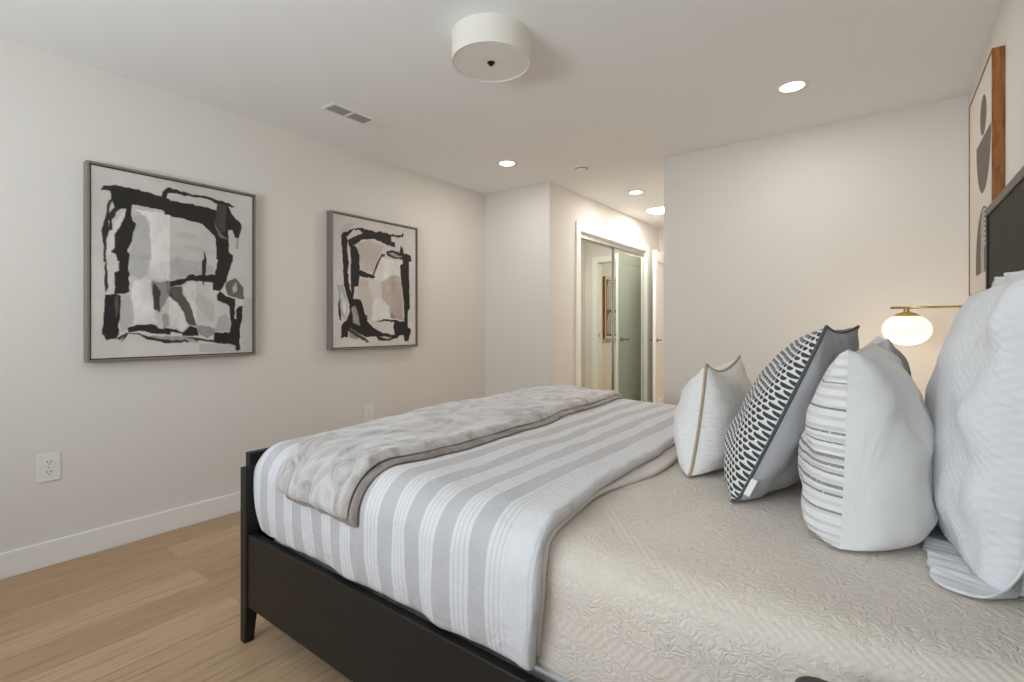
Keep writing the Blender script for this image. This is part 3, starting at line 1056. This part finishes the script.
post(BY0, BY0 + 0.046, 1)
post(BY1 - 0.046, BY1, -1)
bedbox('footboard', [(-1.906, -1.869, BY0 + 0.036, BY1 - 0.036, 0.16, 0.672)], M_BLACK, bevel=0.004)
bedbox('side_rail', [(-1.821, 0.30, BY0 + 0.006, BY0 + 0.034, 0.135, 0.396)], M_BLACK, bevel=0.003)
bedbox('side_rail', [(-1.821, 0.30, BY1 - 0.034, BY1 - 0.006, 0.135, 0.396)], M_BLACK, bevel=0.003)
bedbox('slat_platform', [(-1.821, 0.30, BY0 + 0.035, BY1 - 0.035, 0.235, 0.262)], M_BLACK)
HX0, HX1, HZ = 0.326, 0.3425, 1.602
HB = 2.70
bedbox('head_stile', [(HX0 - 0.008, HX1, HB - 0.03, HB, 0.0, HZ - 0.03)], M_BLACK, bevel=0.003)
bedbox('head_stile', [(HX0 - 0.008, HX1, BY0, BY0 + 0.03, 0.0, HZ - 0.03)], M_BLACK, bevel=0.003)
bedbox('head_rail', [(HX0 - 0.010, HX1, BY0, HB, HZ - 0.03, HZ)], M_RAIL_LIT, bevel=0.003)
# fluted headboard panel: half-round ribs in one mesh
bm = bmesh.new()
pitch = 0.022
n = int((HB - BY0 - 0.06) / pitch)
pts = []
for k in range(n):
    yc = BY0 + 0.03 + (k + 0.5) * (HB - BY0 - 0.06) / n
    for a in range(5):
        ang = math.pi * a / 5 + 0.001
        pts.append((HX0 + 0.004 - 0.006 * math.sin(ang), yc - 0.5 * pitch * math.cos(ang)))
lo = [bm.verts.new((x - bx, y - by, 0.20)) for x, y in pts]
hi = [bm.verts.new((x - bx, y - by, HZ - 0.03)) for x, y in pts]
for a in range(len(pts) - 1):
    bm.faces.new((lo[a], lo[a + 1], hi[a + 1], hi[a]))
box(bm, HX0 + 0.006 - bx, HX1 - bx, BY0 + 0.03 - by, HB - 0.03 - by, 0.20, HZ - 0.03)
finish('fluted_panel', bm, M_ESPRESSO, bed)

mt = boxes('mattress', [(-1.05, 1.04, -0.88, 0.88, 0.0, 0.385)], M_MATTRESS, bevel=0.05, seg=3, loc=(-0.75, by, 0.264))
tag(mt, 'thick white mattress lying in the black bed frame under the bedding', 'mattress')


# cloth shells: outer surface of a rounded box, any face grid, with folds added along the normal
class Shell:
    def __init__(self, x0, x1, y0, y1, z1, r, relief, round_x0=True, round_x1=False):
        self.x0, self.x1, self.y0, self.y1, self.z1, self.r = x0, x1, y0, y1, z1, r
        self.relief = relief
        self.ix0 = x0 + r if round_x0 else -99
        self.ix1 = x1 - r if round_x1 else 99

    def at(self, q, off=0.0):
        x, y, z = q
        r = self.r
        c = Vector((min(max(x, self.ix0), self.ix1), min(max(y, self.y0 + r), self.y1 - r), min(z, self.z1 - r)))
        d = Vector(q) - c
        nrm = d.normalized() if d.length > 1e-6 else Vector((0, 0, 1))
        p = c + nrm * r if d.length > 1e-6 else Vector(q)
        h = self.relief(q, nrm)
        return p + nrm * (h + off), nrm


def duvet_relief(q, n):
    x, y, z = q
    up = max(n.z, 0.0)
    side = 1.0 - up
    h = up * (0.010 * fbm((x, y, 0), (3.0, 1.4, 1), 2, 3.1) + 0.006 * fbm((x, y, 0), (13, 5, 1), 2, 8.0))
    h += side * (0.016 * fbm((x, y * 0.4, z), (9.0, 1.0, 1.6), 2, 5.0) + 0.006 * fbm((x, y, z), (24, 2, 5), 1, 1.0))
    # puffy crown, slightly tucked at the rail
    if side > 0.3:
        k = max(0.0, min(1.0, (z - 0.40) / 0.12))
        h -= 0.012 * (1 - k) ** 2
        h += 0.006 * math.sin(min(1.0, max(0.0, (z - 0.40) / 0.28)) * math.pi)
    return h


def cover_relief(q, n):
    x, y, z = q
    up = max(n.z, 0.0)
    return up * 0.004 * fbm((x, y, 0), (4, 3, 1), 2, 2.2) + (1 - up) * 0.005 * fbm((x, y, z), (7, 1, 2), 2, 7.0)


def grid_cloth(name, rows, mats, parent=None, thick=0.0, sub=1, flip=False):
    """rows: list of rows of (point, (s, t)); welded where points meet."""
    bm = bmesh.new()
    lay = bm.verts.layers.float_vector.new('cloth')
    for patch in rows:
        vs = []
        for row in patch:
            vr = []
            for p, st in row:
                v = bm.verts.new(p)
                v[lay] = (st[0], st[1], 0.0)
                vr.append(v)
            vs.append(vr)
        for a, b in zip(vs[:-1], vs[1:]):
            for k in range(len(a) - 1):
                bm.faces.new((a[k], a[k + 1], b[k + 1], b[k]))
    bmesh.ops.remove_doubles(bm, verts=bm.verts, dist=1e-5)
    bmesh.ops.recalc_face_normals(bm, faces=bm.faces)
    up = sum(f.normal.z * f.calc_area() for f in bm.faces)
    if up < 0:
        bmesh.ops.reverse_faces(bm, faces=bm.faces)
    me = bpy.data.meshes.new(name)
    bm.to_mesh(me)
    bm.free()
    for m in (mats if isinstance(mats, (list, tuple)) else [mats]):
        me.materials.append(m)
    for p in me.polygons:
        p.use_smooth = True
    o = bpy.data.objects.new(name, me)
    link(o, parent)
    if thick:
        s = o.modifiers.new('thickness', 'SOLIDIFY')
        s.thickness = thick
        s.offset = -1.0
        s.use_even_offset = False
    if sub:
        s = o.modifiers.new('smooth', 'SUBSURF')
        s.levels = sub
        s.render_levels = sub
    return o


def frange(a, b, n):
    return [a + (b - a) * i / n for i in range(n + 1)]


def shell_patches(S, xs_fn, nx, z0, foot=True, step=0.022, off=0.0, base=(0, 0, 0), far_z=None):
    """top, near side, far side and foot side of a bedding shell. xs_fn(y, z, f) gives x for f in 0..1"""
    B = Vector(base)
    ys = frange(S.y0, S.y1, int((S.y1 - S.y0) / step))
    zs = frange(z0, S.z1, int((S.z1 - z0) / step))
    fs = frange(0, 1, nx)
    P = []

    def pt(f, y, z, t):
        x = xs_fn(y, z, f)
        p, n = S.at((x, y, z), off)
        return (p - B, (x, t))
    P.append([[pt(f, y, S.z1, y) for f in fs] for y in ys])
    P.append([[pt(f, S.y0, z, S.y0 - (S.z1 - z)) for f in fs] for z in zs])
    P.append([[pt(f, S.y1, z, S.y1 + (S.z1 - z)) for f in fs] for z in zs])
    if foot:
        rows = []
        for z in zs:
            row = []
            for y in ys:
                x = S.x0
                p, n = S.at((x, y, z), off)
                row.append((p - B, (x - (S.z1 - z), y)))
            rows.append(row)
        P.append(rows)
    return P


DZT = 0.724
duvet_shell = Shell(-1.852, -0.585, 0.853, 2.725, DZT, 0.110, duvet_relief)
cover_shell = Shell(-0.80, 0.31, 0.892, 2.70, ZB, 0.085, cover_relief, round_x0=False)

BASE = Vector((-1.2, by, 0.45))


def duvet_edge(y, z):
    # where the duvet is folded back towards the foot of the bed
    k = min(max((y - 0.853) / 0.5, 0), 1)
    k = k * k * (3 - 2 * k)
    e = -0.572 - 0.058 * k + 0.012 * math.sin(y * 5.0 + 0.6)
    if y > 1.5:
        e += 0.012 * (y - 1.5)
    if z < DZT - 0.01:
        e += 0.010 * math.sin((DZT - z) * 14)
    return e


def duvet_x(y, z, f):
    x1 = duvet_edge(y, z)
    return duvet_shell.x0 + (x1 - duvet_shell.x0) * f


duvet = thing('duvet', 'grey and white striped duvet folded back over the foot half of the bed', 'duvet', BASE)
grid_cloth('duvet_cover', shell_patches(duvet_shell, duvet_x, 60, 0.402, True, 0.022, 0.0, BASE), M_STRIPE, duvet, thick=0.032, sub=1)


def fold_x(y, z, f):
    k = min(max((y - 0.95) / 0.8, 0), 1)
    x1 = duvet_edge(y, z) - 0.012 + 0.060 * k * k * (3 - 2 * k) + 0.010 * math.sin(y * 9.0)
    return -0.80 + (x1 + 0.80) * f


grid_cloth('folded_underside', shell_patches(Shell(-0.8, -0.5, 0.853, 2.725, DZT, 0.110, duvet_relief, round_x0=False), fold_x, 14, 0.42, False, 0.022, -0.034, BASE),
           M_LINING, duvet, thick=0.016, sub=1)

CBASE = Vector((-0.24, by, 0.45))
cover = thing('coverlet', 'beige embossed coverlet spread over the head half of the bed', 'coverlet', CBASE)
grid_cloth('coverlet_cloth', shell_patches(cover_shell, lambda y, z, f: -0.80 + (0.31 + 0.80) * f, 52, 0.40, False, 0.022, 0.0, CBASE), M_COVERLET, cover, thick=0.010, sub=1)


# plush throw folded over the foot of the bed: strip across the top, hanging a little over both sides
def throw_layer(name, parent, xl_fn, xr_fn, drop_near, drop_far, o_in, o_out, mat, seed):
    S = duvet_shell
    arc = []
    for z in frange(S.z1 - drop_near, S.z1, 10):
        arc.append((S.y0, z, S.y0 - (S.z1 - z)))
    for y in frange(S.y0, S.y1, 84)[1:]:
        arc.append((y, S.z1, y))
    for z in frange(S.z1, S.z1 - drop_far, 10)[1:]:
        arc.append((S.y1, z, S.y1 + (S.z1 - z)))
    nx = 30
    na = len(arc) - 1

    def surf(off_fn):
        rows = []
        for ia, (y, z, t) in enumerate(arc):
            row = []
            for i in range(nx + 1):
                f = i / nx
                a, b = xl_fn(t), xr_fn(t)
                x = a + (b - a) * f
                lump = 0.006 * fbm((x, t, 0), (8, 6, 1), 2, seed)
                ed = min(f * (b - a), (1 - f) * (b - a), (t - arc[0][2]) + 0.001, (arc[-1][2] - t) + 0.001)
                ed = min(max(ed / 0.018, 0.0), 1.0)
                p, n = S.at((x, y, z), off_fn(math.sqrt(1 - (1 - ed) ** 2), lump))
                row.append((p - TB, (x, t)))
            rows.append(row)
        return rows
    top = surf(lambda e, l: o_in + (o_out - o_in) * (0.12 + 0.88 * e) + l * e)
    bot = surf(lambda e, l: o_in)
    rim = []
    ring_t = [top[0][i] for i in range(nx + 1)] + [top[k][nx] for k in range(1, na + 1)] + [top[na][i] for i in range(nx - 1, -1, -1)] + [top[k][0] for k in range(na - 1, -1, -1)]
    ring_b = [bot[0][i] for i in range(nx + 1)] + [bot[k][nx] for k in range(1, na + 1)] + [bot[na][i] for i in range(nx - 1, -1, -1)] + [bot[k][0] for k in range(na - 1, -1, -1)]
    return grid_cloth(name, [top, bot, [ring_t, ring_b]], mat, parent, 0.0, 1)


TB = Vector((-1.42, by, 0.62))
throw = thing('throw_blanket', 'silver-grey crushed plush throw folded across the foot of the bed', 'blanket', TB)


def t_l(t):
    k = (t - 0.75) / 1.9
    return -1.560 - 0.150 * min(max(k * 2.2, 0), 1) + 0.008 * math.sin(t * 7)


def t_r(t):
    return -1.205 + 0.055 * math.exp(-((t - 1.35) / 0.55) ** 2) - 0.02 * max(t - 2.0, 0) + 0.006 * math.sin(t * 11 + 1)


throw_layer('lower_fold', throw, lambda t: t_l(t) + 0.012, lambda t: t_r(t) + 0.022, 0.142, 0.20, 0.003, 0.019, M_THROWDARK, 4.0)
throw_layer('upper_fold', throw, t_l, t_r, 0.118, 0.19, 0.020, 0.044, M_THROW, 6.0)


# ------------------------------------------------------------------ pillows
def pillow(name, label, cat, loc, w, h, T, lean, yaw, front, back, seam_mat=None, seam_r=0.004, roll=0.0, k=0.075, seed=1.0, group=None,
           pf=0.5, pb=0.5, flange=0.0, n=34, wr=0.010, kz=None, ex=0.5, sink=0.0, bel=0.16):
    """upright pillow; local y = width, z = up, front face looks to -x; base at loc on the bed"""
    root = thing(name, label, cat, loc, group)
    kz = k if kz is None else kz
    Mx = Matrix.Rotation(R(yaw), 4, 'Z') @ Matrix.Rotation(R(lean), 4, 'Y') @ Matrix.Rotation(R(roll), 4, 'X')

    def P(u, v, s, share):
        # superelliptic bulge, pinched towards the corners
        bu, bv = max(1 - abs(u) ** 2.2, 0.0), max(1 - abs(v) ** 2.2, 0.0)
        th = (bu * bv) ** ex
        yy = u * w / 2 * (1 - k * (1 - v * v) * abs(u) ** 1.5)
        zz = v * h / 2 * (1 - kz * (1 - u * u) * abs(v) ** 1.5)
        x = s * T * share * th * (1.0 - bel * v)
        edge = max(abs(u), abs(v))
        wn_ = fbm((u * 1.0, v * 1.0, s * 3.0), (2.3, 2.3, 1), 3, seed)
        x += s * wr * wn_ * min(1.0, th * 2.0)
        rad = fbm((u * 4.0 * (1.3 - abs(v)), v * 4.0 * (1.3 - abs(u)), s), (1, 1, 1), 2, seed + 5)
        x += s * wr * 0.7 * rad * th * edge
        p = Vector((x, yy, zz + h / 2))
        p = Mx @ p
        p.z -= sink
        if p.z < 0.03:                       # the bottom rests and spreads on the bed
            d = 0.03 - p.z
            p.z = 0.03 - 0.03 * (1 - math.exp(-d / 0.03)) + 0.0004
        return p

    us = [math.sin(math.pi / 2 * (-1 + 2 * i / n)) * 0.55 + (-1 + 2 * i / n) * 0.45 for i in range(n + 1)]
    pats = {}
    for key, s, share, mat in (('front_panel', -1, pf, front), ('back_panel', 1, pb, back)):
        pats[key] = [[(P(u, v, s, share), (u * w / 2, (v + 1) * h / 2)) for u in us] for v in us]
    if front is back:
        grid_cloth('pillow_cover', [pats['front_panel'], pats['back_panel']], front, root, 0.0, 1)
    else:
        grid_cloth('front_panel', [pats['front_panel']], front, root, 0.0, 1)
        grid_cloth('back_panel', [pats['back_panel']], back, root, 0.0, 1)
    ring = [(u, -1) for u in us] + [(1, v) for v in us[1:]] + [(u, 1) for u in us[-2::-1]] + [(-1, v) for v in us[-2::-1]]
    if seam_mat is not None:
        pts = [P(u, v, 1, 0.0) for u, v in ring]
        tube('piping', pts, seam_r, seam_mat, root, 8)
    if flange > 0:
        rows = []
        for j in range(4):
            row = []
            for i, (u, v) in enumerate(ring):
                p = P(u, v, 1, 0.0)
                c = Mx @ Vector((0, 0, h / 2))
                d = Vector((u if abs(u) > 0.999 else u * 0.15, v if abs(v) > 0.999 else v * 0.15))
                X3, Y3, Z3 = (Mx.to_3x3() @ Vector(a_) for a_ in ((1, 0, 0), (0, 1, 0), (0, 0, 1)))
                low = min(max((-v - 0.55) / 0.45, 0.0), 1.0)
                dn = Z3 * d.y if d.y > 0 else (Vector((-0.9, 0, 0.02)) * (-d.y))
                out = (Y3 * d.x + dn).normalized()
                f_ = j / 3
                p = p - Vector((0.070, 0, 0)) * low * low * f_
                e = flange * (1.0 + 0.6 * low) * j / 3
                wv = 0.020 * (j / 3) * (noise.noise(Vector((u * 3.2, v * 3.2, seed))) + (0.7 + 0.9 * low) * noise.noise(Vector((u * 11, v * 11, seed + 2))))
                q = p + out * e + (X3 * (1 - low) + Vector((0.3, 0, 1)) * low) * wv
                if q.z < 0.006:
                    q.z = 0.006
                row.append((q, (u * (w / 2 + e), (v + 1) * h / 2)))
            rows.append(row)
        grid_cloth('flange', rows and [rows], front, root, 0.006, 1)
    root['_p'] = 0
    del root['_p']
    return root, P


pillow('throw_pillow', 'small white throw pillow with beige piping, nearest the duvet', 'pillow', (-0.488, 1.775, ZB + 0.004), 0.47, 0.385, 0.235, 8, 1,
       M_SLUB, M_SLUB, M_BEIGEPIPE, 0.0045, seed=2.0, k=0.10, kz=0.20, wr=0.010, sink=0.03)
root2, P2 = pillow('throw_pillow', 'dark scallop-print throw pillow with plain grey back', 'pillow', (-0.300, 1.640, ZB + 0.004), 0.505, 0.535, 0.225, 23.5, -5,
                   M_DOTS, M_GREYVELVET, M_DARKPIPE, 0.0042, seed=4.0, k=0.07, pf=0.58, pb=0.36, sink=0.025, bel=0.22, wr=0.014)
# small woven label in the side seam
p0, p1 = P2(-1, -0.78, 1, 0.0), P2(-1, -0.60, 1, 0.0)
bm = bmesh.new()
u = (p1 - p0)
dvec = Vector((0.019, -0.008, -0.003))
nn = u.cross(dvec).normalized() * 0.0008
a = [p0 + nn, p1 + nn, p1 + dvec + nn, p0 + dvec + nn]
b = [q - 2 * nn for q in a]
va, vb = [bm.verts.new(q) for q in a], [bm.verts.new(q) for q in b]
bm.faces.new(va)
bm.faces.new(vb[::-1])
for k_ in range(4):
    bm.faces.new((va[k_], vb[k_], vb[(k_ + 1) % 4], va[(k_ + 1) % 4]))
finish('label_tag', bm, M_TAG, root2, label='white woven label')

pillow('throw_pillow', 'plump white throw pillow with thin grey lines across its front', 'pillow', (-0.060, 1.475, ZB + 0.004), 0.49, 0.465, 0.27, 2, -4,
       M_PLEAT, M_WHITE, None, seed=7.0, k=0.075, kz=0.08, pf=0.38, pb=0.55, ex=0.37, sink=0.045, wr=0.015, bel=0.24)
pillow('bed_pillow', 'white pillow with grey floral print behind the grey-lined pillow', 'pillow', (-0.030, 1.990, ZB + 0.004), 0.46, 0.465, 0.22, 3, 3,
       M_FLORAL, M_FLORAL, None, seed=9.0, k=0.09, sink=0.03, pf=0.5, pb=0.42)
pillow('euro_sham', 'large white crinkled euro sham leaning on the headboard', 'pillow', (0.178, 1.475, ZB + 0.004), 0.56, 0.61, 0.225, 4, 0,
       M_WAFFLE, M_WAFFLE, None, seed=11.0, k=0.025, kz=0.03, flange=0.028, wr=0.021, ex=0.37, sink=0.045, bel=0.05, pf=0.50, pb=0.42)
pillow('bed_pillow', 'beige-grey pillow at the far side against the headboard', 'pillow', (0.190, 2.28, ZB + 0.004), 0.58, 0.40, 0.15, 12, 0,
       M_BEIGECLOTH, M_BEIGECLOTH, None, seed=13.0, k=0.06)

# ------------------------------------------------------------------ nightstand at the near side, only its top corner shows
t = thing('nightstand', 'black nightstand with rounded corners beside the bed in the foreground', 'nightstand', (0.115, 0.545, 0.0))
bm = bmesh.new()


def rounded_slab(bm, hx, hy, r, z0, z1, seg=6):
    ring = []
    for cx, cy, a0 in ((hx - r, hy - r, 0), (-hx + r, hy - r, 90), (-hx + r, -hy + r, 180), (hx - r, -hy + r, 270)):
        for k in range(seg + 1):
            a = R(a0 + 90.0 * k / seg)
            ring.append((cx + r * math.cos(a), cy + r * math.sin(a)))
    lo = [bm.verts.new((x, y, z0)) for x, y in ring]
    hi = [bm.verts.new((x, y, z1)) for x, y in ring]
    bm.faces.new(hi)
    bm.faces.new(lo[::-1])
    m = len(ring)
    for k in range(m):
        bm.faces.new((lo[k], lo[(k + 1) % m], hi[(k + 1) % m], hi[k]))


rounded_slab(bm, 0.215, 0.255, 0.03, 0.632, 0.661)
finish('top', bm, M_BLACK, t, bevel=0.006)
bm = bmesh.new()
rounded_slab(bm, 0.200, 0.240, 0.025, 0.14, 0.632)
finish('cabinet_body', bm, M_BLACK, t, bevel=0.003)
for zc in (0.26, 0.50):
    d = boxes('drawer', [(-0.212, -0.200, -0.215, 0.215, zc - 0.105, zc + 0.105)], M_BLACK, t, bevel=0.003)
    turned('knob', [(0, -0.024), (0.010, -0.024), (0.013, -0.018), (0.006, -0.010), (0.006, 0.0), (0, 0)], M_BRASS, d, 16, (-0.212, 0, zc), 'X')
for sx in (-1, 1):
    for sy in (-1, 1):
        turned('leg', [(0, 0), (0.012, 0), (0.018, 0.14), (0, 0.14)], M_BLACK, t, 14, (sx * 0.165, sy * 0.205, 0))
